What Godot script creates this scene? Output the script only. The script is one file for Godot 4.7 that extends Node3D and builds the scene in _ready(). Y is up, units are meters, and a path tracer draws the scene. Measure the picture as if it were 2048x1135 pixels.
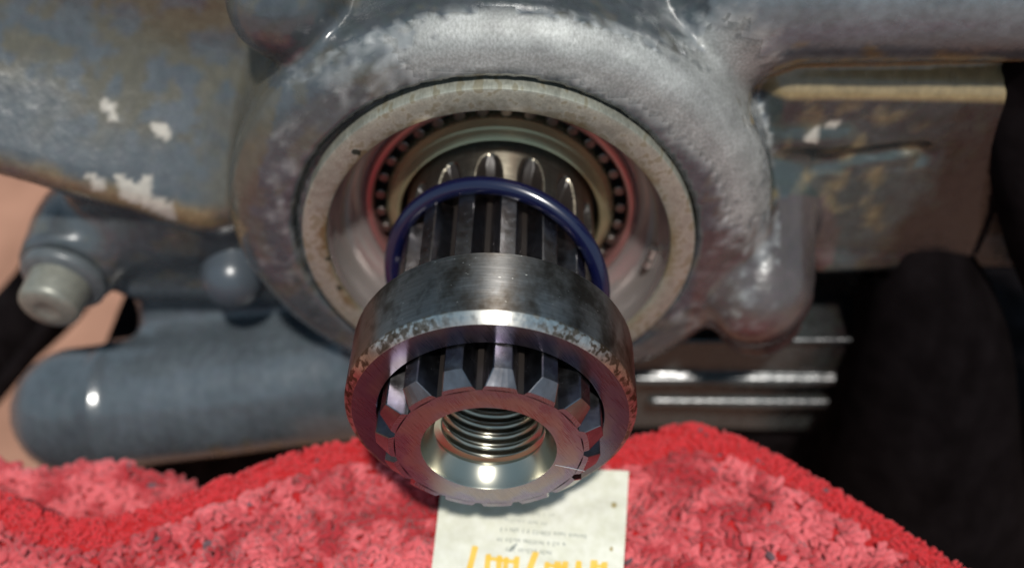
extends Node3D
# All lengths below are millimetres; commit() turns them into metres.
const MM := 0.001
const TEETH := 15

var noise_a := FastNoiseLite.new()
var noise_b := FastNoiseLite.new()
var noise_c := FastNoiseLite.new()
var rng := RandomNumberGenerator.new()
var used_names := {}

# ---------------------------------------------------------------- mesh collector
class Shape:
	var v := PackedVector3Array()
	var n := PackedVector3Array()
	var uv := PackedVector2Array()
	var c := PackedColorArray()
	var idx := PackedInt32Array()

	func point(p: Vector3, nn: Vector3, t := Vector2.ZERO, col := Color.WHITE) -> int:
		v.append(p)
		n.append(nn)
		uv.append(t)
		c.append(col)
		return v.size() - 1

	func tri(i: int, j: int, k: int) -> void:
		var cr := (v[j] - v[i]).cross(v[k] - v[i])
		if cr.dot(n[i] + n[j] + n[k]) > 0.0:
			idx.append_array([i, k, j])
		else:
			idx.append_array([i, j, k])

	func quad(i: int, j: int, k: int, l: int) -> void:
		tri(i, j, k)
		tri(i, k, l)

	func flat(pts: Array, nn: Vector3) -> void:
		var base := v.size()
		for p in pts:
			point(p, nn, Vector2(p.x, p.y))
		for i in range(1, pts.size() - 1):
			tri(base, base + i, base + i + 1)

	func surface(mesh: ArrayMesh) -> void:
		var a := []
		a.resize(Mesh.ARRAY_MAX)
		var w := PackedVector3Array()
		w.resize(v.size())
		for i in v.size():
			w[i] = v[i] * 0.001
		a[Mesh.ARRAY_VERTEX] = w
		a[Mesh.ARRAY_NORMAL] = n
		a[Mesh.ARRAY_TEX_UV] = uv
		a[Mesh.ARRAY_COLOR] = c
		a[Mesh.ARRAY_INDEX] = idx
		mesh.add_surface_from_arrays(Mesh.PRIMITIVE_TRIANGLES, a)


func commit(called: String, s: Shape, m: Material, parent: Node = self) -> MeshInstance3D:
	var mesh := ArrayMesh.new()
	s.surface(mesh)
	mesh.surface_set_material(0, m)
	var o := MeshInstance3D.new()
	o.mesh = mesh
	o.name = numbered(called, parent)
	o.cast_shadow = GeometryInstance3D.SHADOW_CASTING_SETTING_ON
	parent.add_child(o, true)
	return o


func numbered(called: String, parent: Node) -> String:
	var key := str(parent.get_instance_id()) + called
	var k: int = used_names.get(key, 0)
	used_names[key] = k + 1
	return called if k == 0 else "%s_%03d" % [called, k]


func thing(called: String, label: String, category: String) -> Node3D:
	var o := Node3D.new()
	o.name = numbered(called, self)
	add_child(o, true)
	return tag(o, label, category)


func tag(o: Node3D, label: String, category: String, group := "") -> Node3D:
	o.set_meta("label", label)
	o.set_meta("category", category)
	if group:
		o.set_meta("group", group)
	return o


# A turned part about the z axis: profile is a list of [radius, z]; edges sharper than 40 degrees stay crisp.
func lathe(s: Shape, profile: Array, segments := 128, centre := Vector3.ZERO, flip := false, scale_x := 1.0) -> void:
	var pts: Array[Vector2] = []
	for p in profile:
		pts.append(Vector2(p[0], p[1]))
	var norms: Array[Vector2] = []
	for i in pts.size() - 1:
		var d := (pts[i + 1] - pts[i]).normalized()
		norms.append(Vector2(d.y, -d.x) * (-1.0 if flip else 1.0))
	var run := 0.0
	for i in pts.size() - 1:
		var na := norms[i]
		var nb := norms[i]
		if i > 0 and norms[i].dot(norms[i - 1]) > 0.77:
			na = (norms[i] + norms[i - 1]).normalized()
		if i < norms.size() - 1 and norms[i].dot(norms[i + 1]) > 0.77:
			nb = (norms[i] + norms[i + 1]).normalized()
		var length := pts[i].distance_to(pts[i + 1])
		var base := s.v.size()
		for k in segments + 1:
			var t := TAU * k / segments
			var dir := Vector3(sin(t) * scale_x, cos(t), 0)
			s.point(centre + dir * pts[i].x + Vector3(0, 0, pts[i].y), (dir * na.x + Vector3(0, 0, na.y)).normalized(), Vector2(float(k) / segments, run))
			s.point(centre + dir * pts[i + 1].x + Vector3(0, 0, pts[i + 1].y), (dir * nb.x + Vector3(0, 0, nb.y)).normalized(), Vector2(float(k) / segments, run + length))
		for k in segments:
			var a := base + k * 2
			s.quad(a, a + 1, a + 3, a + 2)
		run += length


# A tube along a path with a radius per point.
func tube(s: Shape, path: Array, radii: Array, sides := 24, closed := false) -> void:
	var count := path.size()
	var base := s.v.size()
	var up := Vector3(0, 1, 0)
	var first: Vector3 = (path[1] - path[0]).normalized()
	if absf(first.dot(up)) > 0.9:
		up = Vector3(1, 0, 0)
	var side := first.cross(up).normalized()
	for i in count:
		var before: Vector3 = path[(i - 1 + count) % count] if closed or i > 0 else path[0]
		var after: Vector3 = path[(i + 1) % count] if closed or i < count - 1 else path[count - 1]
		var dir := (after - before).normalized()
		side = (side - dir * side.dot(dir)).normalized()
		var other := dir.cross(side)
		for k in sides + 1:
			var t := TAU * k / sides
			var nn := side * cos(t) + other * sin(t)
			s.point(path[i] + nn * radii[i], nn, Vector2(float(k) / sides, float(i) / count))
	var rows := count if closed else count - 1
	for i in rows:
		for k in sides:
			var a := base + i * (sides + 1) + k
			var b := base + ((i + 1) % count) * (sides + 1) + k
			s.quad(a, b, b + 1, a + 1)
	if not closed:
		for e in [0, count - 1]:
			var nn: Vector3 = (path[0] - path[1]).normalized() if e == 0 else (path[count - 1] - path[count - 2]).normalized()
			var c := s.point(path[e], nn)
			var ring := s.v.size()
			for k in sides + 1:
				s.point(s.v[base + e * (sides + 1) + k], nn)
			for k in sides:
				s.tri(c, ring + k, ring + k + 1)


# ---------------------------------------------------------------- materials
func steel(tint: Color, rough: float, metal := 1.0) -> StandardMaterial3D:
	var m := StandardMaterial3D.new()
	m.albedo_color = tint
	m.roughness = rough
	m.metallic = metal
	return m


func image_texture(img: Image) -> ImageTexture:
	img.generate_mipmaps()
	return ImageTexture.create_from_image(img)


func noise_texture(freq: float, low: Color, high: Color, seed_: int, octaves := 4, size := 512) -> NoiseTexture2D:
	var f := FastNoiseLite.new()
	f.seed = seed_
	f.frequency = freq
	f.fractal_octaves = octaves
	var t := NoiseTexture2D.new()
	t.width = size
	t.height = size
	t.seamless = true
	t.noise = f
	var g := Gradient.new()
	g.set_color(0, low)
	g.set_color(1, high)
	t.color_ramp = g
	return t


func bump_texture(freq: float, strength: float, seed_: int, size := 512) -> NoiseTexture2D:
	var f := FastNoiseLite.new()
	f.seed = seed_
	f.frequency = freq
	f.fractal_octaves = 4
	var t := NoiseTexture2D.new()
	t.width = size
	t.height = size
	t.seamless = true
	t.noise = f
	t.as_normal_map = true
	t.bump_strength = strength
	return t


func triplanar(m: StandardMaterial3D, mm: float) -> void:
	m.uv1_triplanar = true
	m.uv1_world_triplanar = true
	m.uv1_scale = Vector3.ONE * (1000.0 / mm)


# Turned steel seen along its girth: u runs round, v along. Returns albedo, roughness.
func turned_maps(w: int, h: int, base: Color, stain: Color, seed_: int, rust_from: float, rust_to: float, specks: int) -> Array:
	var f := FastNoiseLite.new()
	f.seed = seed_
	f.frequency = 1.0
	f.fractal_octaves = 4
	var a := Image.create(w, h, false, Image.FORMAT_RGB8)
	var r := Image.create(w, h, false, Image.FORMAT_RGB8)
	var local := RandomNumberGenerator.new()
	local.seed = seed_
	var line := PackedFloat32Array()
	for y in h:
		line.append(local.randf())
	for y in h:
		var vv := float(y) / h
		for x in w:
			var ang := TAU * x / w
			var px_ := sin(ang) * 3.2
			var py_ := cos(ang) * 3.2
			var big := f.get_noise_3d(px_, py_, vv * 1.6)
			var fine := f.get_noise_3d(px_ * 7.0, py_ * 7.0, vv * 9.0)
			var scratch := f.get_noise_3d(px_ * 1.2, py_ * 1.2, vv * 60.0)
			var k := clampf(0.35 + big * 1.3 + fine * 0.35, 0.0, 1.0)
			var col := base.lerp(stain, k)
			var rough := 0.30 + 0.12 * k + 0.10 * absf(scratch) + 0.04 * line[y]
			col = col * (1.0 + 0.16 * scratch)
			var rust := smoothstep(rust_from, rust_from + 0.02, vv) * (1.0 - smoothstep(rust_to - 0.02, rust_to, vv))
			var edge := f.get_noise_3d(px_ * 5.0 + 9.0, py_ * 5.0, vv * 14.0)
			var turn := absf(wrapf(ang, -PI, PI))
			rust *= clampf((edge + fine * 0.8) * 3.0 + 0.3, 0.0, 1.0) * smoothstep(0.12, 0.45, turn)
			col = col.lerp(Color(0.38, 0.32, 0.20), rust * 0.38)
			rough += rust * 0.3
			var worn := smoothstep(rust_from + 0.015, rust_from + 0.04, vv) * clampf(1.0 - rust * 0.8 + fine * 0.7 - 0.5 * smoothstep(0.5, 1.3, turn), 0.0, 1.0)
			col = col.lerp(Color(0.90, 0.89, 0.86), worn * 0.85)  # clean worn chamfer, brightened further to hold the sky reflection in its colour
			a.set_pixel(x, y, Color(col.r, col.g, col.b))
			r.set_pixel(x, y, Color(rough, rough, rough))
	for i in specks:
		var x := local.randi_range(1, w - 2)
		var y := local.randi_range(1, h - 2)
		var b := local.randf_range(0.75, 1.0)
		a.set_pixel(x, y, Color(b, b, b * 0.96))
		r.set_pixel(x, y, Color(0.75, 0.75, 0.75))
		if local.randf() < 0.3:
			a.set_pixel(x + 1, y, Color(b, b, b * 0.96))
			r.set_pixel(x + 1, y, Color(0.75, 0.75, 0.75))
	return [image_texture(a), image_texture(r)]


# ---------------------------------------------------------------- the cast housing as one blended solid
func smin(a: float, b: float, k: float) -> float:
	var h := maxf(k - absf(a - b), 0.0) / k
	return minf(a, b) - h * h * k * 0.25


func smax(a: float, b: float, k: float) -> float:
	return -smin(-a, -b, k)


func box_d(p: Vector3, c: Vector3, half: Vector3, r: float) -> float:
	var q := (p - c).abs() - half + Vector3(r, r, r)
	return Vector3(maxf(q.x, 0), maxf(q.y, 0), maxf(q.z, 0)).length() + minf(maxf(q.x, maxf(q.y, q.z)), 0.0) - r


func capsule_d(p: Vector3, a: Vector3, b: Vector3, ra: float, rb: float) -> float:
	var ba := b - a
	var h := clampf((p - a).dot(ba) / ba.length_squared(), 0.0, 1.0)
	return (p - a - ba * h).length() - lerpf(ra, rb, h)


func disc_d(radial: float, along: float, r: float, half: float, round_: float) -> float:
	var dx := radial - r + round_
	var dz := absf(along) - half + round_
	return minf(maxf(dx, dz), 0.0) + Vector2(maxf(dx, 0), maxf(dz, 0)).length() - round_


const PANEL_AT := Vector3(-45.6, -3.7, -40.0)
var panel_n := Vector3(0.24, 0.63, 0.74).normalized()
var panel_u := Vector3(0.935, -0.354, 0.0).normalized()
var panel_v := Vector3.ZERO


func housing_d(p: Vector3) -> float:
	# hub round the bore
	var rad := Vector2(p.x * 0.91, p.y).length()
	var hub := disc_d(rad, p.z + 65.0 + 0.22 * maxf(rad - 31.5, 0.0), 40.0, 30.8, 5.0) * 0.97
	# body behind
	var body := box_d(p, Vector3(-12, -20, -80), Vector3(62, 30, 26), 4.0)
	var upper := box_d(p, Vector3(0, 75, -92), Vector3(110, 62, 34), 8.0)
	upper = smin(upper, box_d(p, Vector3(60, 10, -90), Vector3(60, 40, 30), 4.0), 4.0)
	var d := smin(body, upper, 10.0)
	d = smin(d, hub, 11.0)
	# sloping panel at the upper left
	var q := p - PANEL_AT
	var pu := q.dot(panel_u)
	var pv := q.dot(panel_v)
	var pw := q.dot(panel_n) + 0.0016 * (pu + 30.0) * (pu + 30.0)
	var panel := box_d(Vector3(pu, pv, pw), Vector3(-41, 45, -7), Vector3(40.5, 45.5, 7), 5.0)
	d = smin(d, box_d(p, Vector3(-58, -14, -72), Vector3(18, 18, 23), 6.0), 5.0)
	d = smin(d, panel, 7.0)
	# domed boss at the top
	d = smin(d, capsule_d(p, Vector3(-32, 34, -70), Vector3(-30.6, 36.0, -46.5), 9.4, 8.4), 2.5)
	# ear that carries the flange bolt, and its neck
	var er := Vector2(p.x + 78.5, p.y + 18.5).length()
	d = smin(d, disc_d(er, p.z + 54.0, 8.6, 9.0, 1.8), 4.0)
	d = smin(d, capsule_d(p, Vector3(-76, -16, -55), Vector3(-58, -10, -56), 7.5, 11.0), 5.0)
	# lower arm with its weld bead
	var arm := capsule_d(p, Vector3(-85, -53.5, -41.5), Vector3(-22, -45, -46.5), 12.6, 13.0)
	var bead_at := (p - Vector3(-77, -50, -41)).dot(Vector3(0.99, 0.13, 0))
	arm -= 0.7 * exp(-bead_at * bead_at * 0.4)
	d = smin(d, arm, 7.0)
	d = smin(d, (p - Vector3(-86.5, -63, -35)).length() - 5.0, 3.0)
	# horizontal tube at the upper right and the rough lump where it meets the hub
	d = smin(d, capsule_d(p, Vector3(40, 36, -54), Vector3(120, 38.5, -54), 12.0, 12.5), 3.0)
	d = smin(d, (p - Vector3(34, 29, -52)).length() - 8.5, 5.0)
	# block under it with a slot and a rib
	var block := box_d(p, Vector3(63, 4, -62), Vector3(22, 20, 15), 4.0)
	block = smax(block, -capsule_d(p, Vector3(52, 7.5, -46.0), Vector3(67, 9.5, -46.0), 2.0, 2.4), 1.2)
	block = smin(block, capsule_d(p, Vector3(57, 6.9, -48.4), Vector3(66, 8.6, -48.4), 1.3, 1.3), 1.0)
	block = smin(block, capsule_d(p, Vector3(46, 12.0, -48), Vector3(54, 12.6, -48), 1.8, 1.6), 2.5)
	block = smin(block, capsule_d(p, Vector3(57, -14.5, -49), Vector3(74, -14.5, -49), 3.0, 2.5), 1.5)
	d = smin(d, block, 2.5)
	# boss at the lower right
	d = smin(d, capsule_d(p, Vector3(44, 0, -52), Vector3(43.5, -12.5, -38), 9.5, 9.0), 2.5)
	d = smin(d, capsule_d(p, Vector3(43, -13, -40), Vector3(46, -22.5, -42.5), 9.0, 8.0), 3.0)
	# small round hole beside it
	d = smax(d, -disc_d(Vector2(p.x - 60.5, p.y + 22).length(), p.z + 50, 4.2, 8.0, 1.0), 1.0)
	# ribbed ledge under the block
	var ledge := box_d(p, Vector3(47, -39, -60), Vector3(30, 5.0, 14), 1.2)
	ledge = smin(ledge, capsule_d(p, Vector3(18, -45.5, -45.5), Vector3(72, -44.5, -45.5), 1.5, 1.5), 1.0)
	ledge = smin(ledge, capsule_d(p, Vector3(30, -50.8, -44.5), Vector3(66, -50.2, -44.5), 1.4, 1.4), 0.8)
	ledge = smin(ledge, box_d(p, Vector3(47, -54, -62), Vector3(28, 10, 15), 1.5), 1.0)
	d = smin(d, ledge, 1.5)
	# upper lip of the ledge
	d = smin(d, capsule_d(p, Vector3(24, -34.4, -45.6), Vector3(74, -32.6, -45.6), 0.9, 0.9), 1.0)
	# bore
	var r := Vector2(p.x, p.y).length()
	var groove := 31.6 + 0.7 * clampf(-p.x / 30.0, -0.8, 1.0)
	d = smax(d, -disc_d(r, p.z + 20.0, groove, 16.6, 0.5), 1.0)
	d = maxf(d, -disc_d(r, p.z + 20.0, 27.5, 45.0, 0.5))
	return d


func housing_mesh() -> ArrayMesh:
	var lo := Vector3(-112, -78, -78)
	var size := Vector3i(228, 176, 52)
	var sx := size.x
	var sxy := size.x * size.y
	var val := PackedFloat32Array()
	val.resize(sx * size.y * size.z)
	val.fill(1e9)
	var cell := PackedInt32Array()
	cell.resize(val.size())
	cell.fill(-1)
	var blocks: Array[Vector3i] = []
	var step := 4
	for bz in range(0, size.z - 1, step):
		for by in range(0, size.y - 1, step):
			for bx in range(0, size.x - 1, step):
				var d := housing_d(lo + Vector3(bx + 2, by + 2, bz + 2))
				if absf(d) < 4.6:
					blocks.append(Vector3i(bx, by, bz))
	for b in blocks:
		for k in step + 1:
			if b.z + k >= size.z:
				continue
			for j in step + 1:
				if b.y + j >= size.y:
					continue
				var at := (b.z + k) * sxy + (b.y + j) * sx + b.x
				for i in step + 1:
					if b.x + i < size.x and val[at + i] > 1e8:
						val[at + i] = housing_d(lo + Vector3(b.x + i, b.y + j, b.z + k))
	var pts := PackedVector3Array()
	var corner := [0, 1, sx, sx + 1, sxy, sxy + 1, sxy + sx, sxy + sx + 1]
	var offs := [Vector3(0, 0, 0), Vector3(1, 0, 0), Vector3(0, 1, 0), Vector3(1, 1, 0), Vector3(0, 0, 1), Vector3(1, 0, 1), Vector3(0, 1, 1), Vector3(1, 1, 1)]
	var edges := [[0, 1], [2, 3], [4, 5], [6, 7], [0, 2], [1, 3], [4, 6], [5, 7], [0, 4], [1, 5], [2, 6], [3, 7]]
	var live := PackedInt32Array()
	for b in blocks:
		for k in step:
			if b.z + k + 1 >= size.z:
				continue
			for j in step:
				if b.y + j + 1 >= size.y:
					continue
				for i in step:
					if b.x + i + 1 >= size.x:
						continue
					var at := (b.z + k) * sxy + (b.y + j) * sx + b.x + i
					var inside := 0
					for c in 8:
						if val[at + corner[c]] < 0.0:
							inside += 1
					if inside == 0 or inside == 8:
						continue
					var sum := Vector3.ZERO
					var hits := 0
					for e in edges:
						var va := val[at + corner[e[0]]]
						var vb := val[at + corner[e[1]]]
						if (va < 0.0) != (vb < 0.0):
							sum += offs[e[0]].lerp(offs[e[1]], va / (va - vb))
							hits += 1
					cell[at] = pts.size()
					live.append(at)
					pts.append(lo + Vector3(b.x + i, b.y + j, b.z + k) + sum / hits)
	# normals, colours and what each point is made of
	var s := Shape.new()
	var metal := PackedByteArray()
	for p in pts:
		var e := 0.35
		var g := Vector3(housing_d(p + Vector3(e, 0, 0)) - housing_d(p - Vector3(e, 0, 0)), housing_d(p + Vector3(0, e, 0)) - housing_d(p - Vector3(0, e, 0)), housing_d(p + Vector3(0, 0, e)) - housing_d(p - Vector3(0, 0, e))).normalized()
		# small unevenness of the sand casting
		var q := p + g * (0.16 * noise_b.get_noise_3d(p.x * 3.0, p.y * 3.0, p.z * 3.0) + 0.35 * noise_a.get_noise_3d(p.x, p.y, p.z))
		var bare := bareness(p, g)
		metal.append(1 if bare > 0.5 else 0)
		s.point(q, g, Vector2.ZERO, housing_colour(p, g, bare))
	var bare_s := Shape.new()
	bare_s.v = s.v
	bare_s.n = s.n
	bare_s.uv = s.uv
	bare_s.c = s.c
	for at in live:
		var x := at % sx
		var y := (at % sxy) / sx
		var z := at / sxy
		var v0 := val[at]
		for axis in 3:
			var da := [1, sx, sxy][axis] as int
			var db := [sx, sxy, 1][axis] as int
			var dc := [sxy, 1, sx][axis] as int
			if (v0 < 0.0) == (val[at + da] < 0.0):
				continue
			if (axis != 0 and x == 0) or (axis != 1 and y == 0) or (axis != 2 and z == 0):
				continue
			var a := cell[at]
			var b := cell[at - db]
			var c := cell[at - db - dc]
			var d := cell[at - dc]
			if a < 0 or b < 0 or c < 0 or d < 0:
				continue
			var m := metal[a] + metal[b] + metal[c] + metal[d]
			if m >= 2:
				bare_s.quad(a, b, c, d)
			else:
				s.quad(a, b, c, d)
	var mesh := ArrayMesh.new()
	s.surface(mesh)
	if bare_s.idx.size() > 0:
		bare_s.surface(mesh)
	return mesh


func blob(p: Vector3, at: Vector3, r: float) -> float:
	return 1.0 - p.distance_to(at) / r


# Worn-through paint: bare cast aluminium.
func bareness(p: Vector3, g: Vector3) -> float:
	var n1 := noise_b.get_noise_3d(p.x * 2.2, p.y * 2.2, p.z * 2.2)
	var n2 := noise_c.get_noise_3d(p.x, p.y, p.z)
	var out := 0.0
	var r := Vector2(p.x * 0.91, p.y).length()
	if p.z > -50.0 and r < 41.0:
		var ang := atan2(p.x, p.y)
		var top := smoothstep(-0.75, 0.1, ang) * (1.0 - smoothstep(1.05, 1.7, ang))
		var face := smoothstep(31.0, 34.5, r) if p.z > -40.0 else 0.6
		out = top * face * 0.95 + n1 * 0.45 + n2 * 0.3
		if p.z < -38.5 and g.z < 0.55:
			out -= 0.75 - 0.5 * smoothstep(0.35, 0.9, ang)
	out = maxf(out, blob(p, Vector3(33, 27, -44), 11.0) * 1.3 + n1 * 0.6)
	out = maxf(out, blob(p, Vector3(40.5, -10, -34.5), 5.0) * 0.7 + n1 * 0.6)
	return out


func housing_colour(p: Vector3, g: Vector3, bare: float) -> Color:
	var n1 := noise_b.get_noise_3d(p.x, p.y, p.z)
	var n2 := noise_a.get_noise_3d(p.x * 1.5, p.y * 1.5, p.z * 1.5)
	var n3 := noise_c.get_noise_3d(p.x * 2.0, p.y * 2.0, p.z * 2.0)
	if bare > 0.5:
		var brushed := noise_b.get_noise_2d(Vector2(p.x, p.y).length() * 5.0, atan2(p.x, p.y) * 14.0)
		var k := 0.36 + 0.10 * n1 + 0.11 * n3 + 0.10 * brushed
		return Color(k * 0.98, k, k * 0.98)
	var col := Color(0.064, 0.074, 0.081) * (1.0 + 0.35 * n2)
	var brown := Color(0.092, 0.084, 0.062)
	var tan_ := Color(0.25, 0.195, 0.105)
	var pale := Color(0.42, 0.39, 0.34)
	# grime on the left panel
	var q := p - PANEL_AT
	var pu := q.dot(panel_u)
	var pv := q.dot(panel_v)
	if pu < 3.0 and p.distance_to(Vector3(-31.0, 36, -46)) > 12.0 and q.dot(panel_n) > -4.5 - 0.0016 * (pu + 30.0) * (pu + 30.0):
		col = Color(0.072, 0.082, 0.09) * (1.0 + 0.3 * n2)
		var grime := smoothstep(8.0, 22.0, pv + n2 * 14.0) * smoothstep(-0.12, 0.2, n3 + n1 * 0.6 + 0.1)
		grime = maxf(grime, smoothstep(-9.0, -3.0, pu + n1 * 5.0) * 0.8)
		col = col.lerp(brown, clampf(grime, 0.0, 1.0))
		var rim := (1.0 - smoothstep(0.8, 3.4, absf(pv - 0.5) + n1 * 2.5)) * smoothstep(-50.0, -12.0, pu + n3 * 20.0)
		col = col.lerp(Color(0.20, 0.155, 0.09), clampf(rim, 0.0, 1.0))
		for chip in [[Vector3(-62.8, 14.5, -49.9), 1.0], [Vector3(-55, 10.6, -49.1), 0.95], [Vector3(-65.2, 6, -42), 0.9], [Vector3(-60.4, 4.2, -42), 1.5], [Vector3(-57.8, 2.9, -41.4), 1.6], [Vector3(-55.2, 1.4, -40.8), 1.2], [Vector3(-57.0, 4.6, -43), 0.8]]:
			var at: Vector3 = chip[0] - PANEL_AT
			var du := pu - at.dot(panel_u) + n1 * 1.1
			var dv := pv - at.dot(panel_v) + n3 * 1.1
			var along := du * 0.8 - dv * 0.6
			var dist := sqrt(du * du + dv * dv - 0.72 * along * along)
			if dist < chip[1]:
				col = pale
		return col
	# tan grime along the tube and on the block
	if p.x > 30.0 and p.y > 20.0:
		col = Color(0.13, 0.15, 0.165) * (1.0 + 0.3 * n2)
		var low := 1.0 - smoothstep(26.0, 30.5, p.y + n1 * 7.0 + n3 * 3.0)
		col = col.lerp(tan_, clampf(low, 0.0, 1.0))
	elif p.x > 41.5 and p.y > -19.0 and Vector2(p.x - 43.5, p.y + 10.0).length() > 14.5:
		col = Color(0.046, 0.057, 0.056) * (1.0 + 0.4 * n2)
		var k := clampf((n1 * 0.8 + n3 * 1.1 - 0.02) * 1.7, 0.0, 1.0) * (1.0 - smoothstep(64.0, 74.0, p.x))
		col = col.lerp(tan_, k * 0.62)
		col = col.lerp(Color(0.016, 0.013, 0.012), smoothstep(61.0, 75.0, p.x + n1 * 6.0 - (p.y - 4.0) * 0.25))  # block blackened towards its right end: shade put into the colour
		if blob(p, Vector3(50, 13.5, -47), 4.2) + n1 > 0.35:
			col = pale
	elif p.x > 32.0 and p.x < 58.0 and p.y < 4.0 and p.y > -31.5 and p.z > -56.0:
		col = Color(0.075, 0.062, 0.06) * (1.0 + 0.5 * n2)
		col = col.lerp(Color(0.10, 0.045, 0.04), smoothstep(-10.0, -17.0, p.y + n1 * 5.0) * 0.8)  # lower half tinted red to stand for the towel mirrored in it
	elif p.y < -25.0 and p.x < 0.0:
		col = Color(0.072, 0.086, 0.098) * (1.0 + 0.3 * n2)
		var under := smoothstep(-50.0, -56.0, p.y + n1 * 8.0) * smoothstep(-66.0, -50.0, p.x)
		col = col.lerp(Color(0.09, 0.075, 0.045), clampf(under, 0.0, 1.0))
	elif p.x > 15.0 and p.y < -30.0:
		col = (Color(0.042, 0.048, 0.048) * (1.0 + 0.3 * n2)).lerp(Color(0.016, 0.013, 0.012), smoothstep(54.0, 66.0, p.x + n1 * 5.0))  # right end of the ledge goes near-black, painted as shade
	else:
		var patch := smoothstep(0.15, 0.4, n3 + n1 * 0.5)
		col = col.lerp(Color(0.10, 0.092, 0.07), patch * 0.6)
	# thin, half-worn paint round the bare metal
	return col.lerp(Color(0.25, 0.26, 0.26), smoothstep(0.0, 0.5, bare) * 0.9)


# ---------------------------------------------------------------- the shaft
func slot_floor(z: float) -> float:
	# radius of the groove floor: full depth in front, running out in an arc at the back
	var t := clampf((-33.2 - z) / 5.55, 0.0, 1.0)
	return lerpf(12.6, 15.2, t * t)


func tooth_shape(s: Shape, tip_end: Shape) -> void:
	# stations along z with tip radius, flank half-angles at root and tip
	var zs := [-31.0, -20.0, -8.0, 2.0, 3.72, 4.0, 5.0, 5.26]
	var rows: Array = []
	for z in zs:
		var tip := 15.2
		if z > 3.8:
			tip = lerpf(15.2, 13.33, clampf((z - 3.8) / 1.46, 0.0, 1.0))
		rows.append([z, tip])
	rows = [[-31.0, 15.2], [-14.0, 15.2], [3.8, 15.2], [5.26, 13.33]]
	var ring := func(z: float, tip: float) -> Array:
		var out: Array = []
		for side in [-1.0, 1.0]:
			var radii := [12.6, (12.6 + tip) * 0.5, tip - 0.12] if side < 0 else [tip - 0.12, (12.6 + tip) * 0.5, 12.6]
			for r in radii:
				var half: float = (2.26 - (r - 12.6) * 0.42) / r
				if r == tip - 0.12:
					half += 0.002
				out.append(Vector3(sin(half * side) * r, cos(half * side) * r, z))
			if side < 0:
				var h2: float = (2.26 - (tip - 12.6) * 0.42 - 0.10) / tip
				for k in 5:
					var a := lerpf(-h2, h2, k / 4.0)
					out.append(Vector3(sin(a) * tip, cos(a) * tip, z))
		return out
	for i in rows.size() - 1:
		var a: Array = ring.call(rows[i][0], rows[i][1])
		var b: Array = ring.call(rows[i + 1][0], rows[i + 1][1])
		for k in a.size() - 1:
			var nn: Vector3 = (b[k] - a[k]).cross(a[k + 1] - a[k]).normalized()
			var mid: Vector3 = (a[k] + b[k + 1]) * 0.5
			var from_axis := Vector3(mid.x, mid.y - 13.0, 0)
			if nn.dot(from_axis) < 0.0:
				nn = -nn
			var base := s.v.size()
			for p in [a[k], b[k], b[k + 1], a[k + 1]]:
				var pn := nn
				if k >= 3 and k <= 6 and i < 2:
					pn = Vector3(p.x, p.y, 0).normalized()
				s.point(p, pn, Vector2(p.x * 0.02 + 0.5, p.z * 0.02))
			s.quad(base, base + 1, base + 2, base + 3)
	var cap: Array = ring.call(5.26, 13.33)
	# end of the tooth, flush with the end face of the core
	var poly: Array = cap.duplicate()
	for k in range(3, 0, -1):
		var ang := lerpf(-2.26 / 12.6, 2.26 / 12.6, k / 4.0)
		poly.append(Vector3(sin(ang) * 12.6, cos(ang) * 12.6, 5.26))
	tip_end.flat(poly, Vector3(0, 0, 1))
	for i in tip_end.v.size():
		tip_end.uv[i] = Vector2(tip_end.v[i].x / 32.0 + 0.5, tip_end.v[i].y / 32.0 + 0.5)


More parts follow.
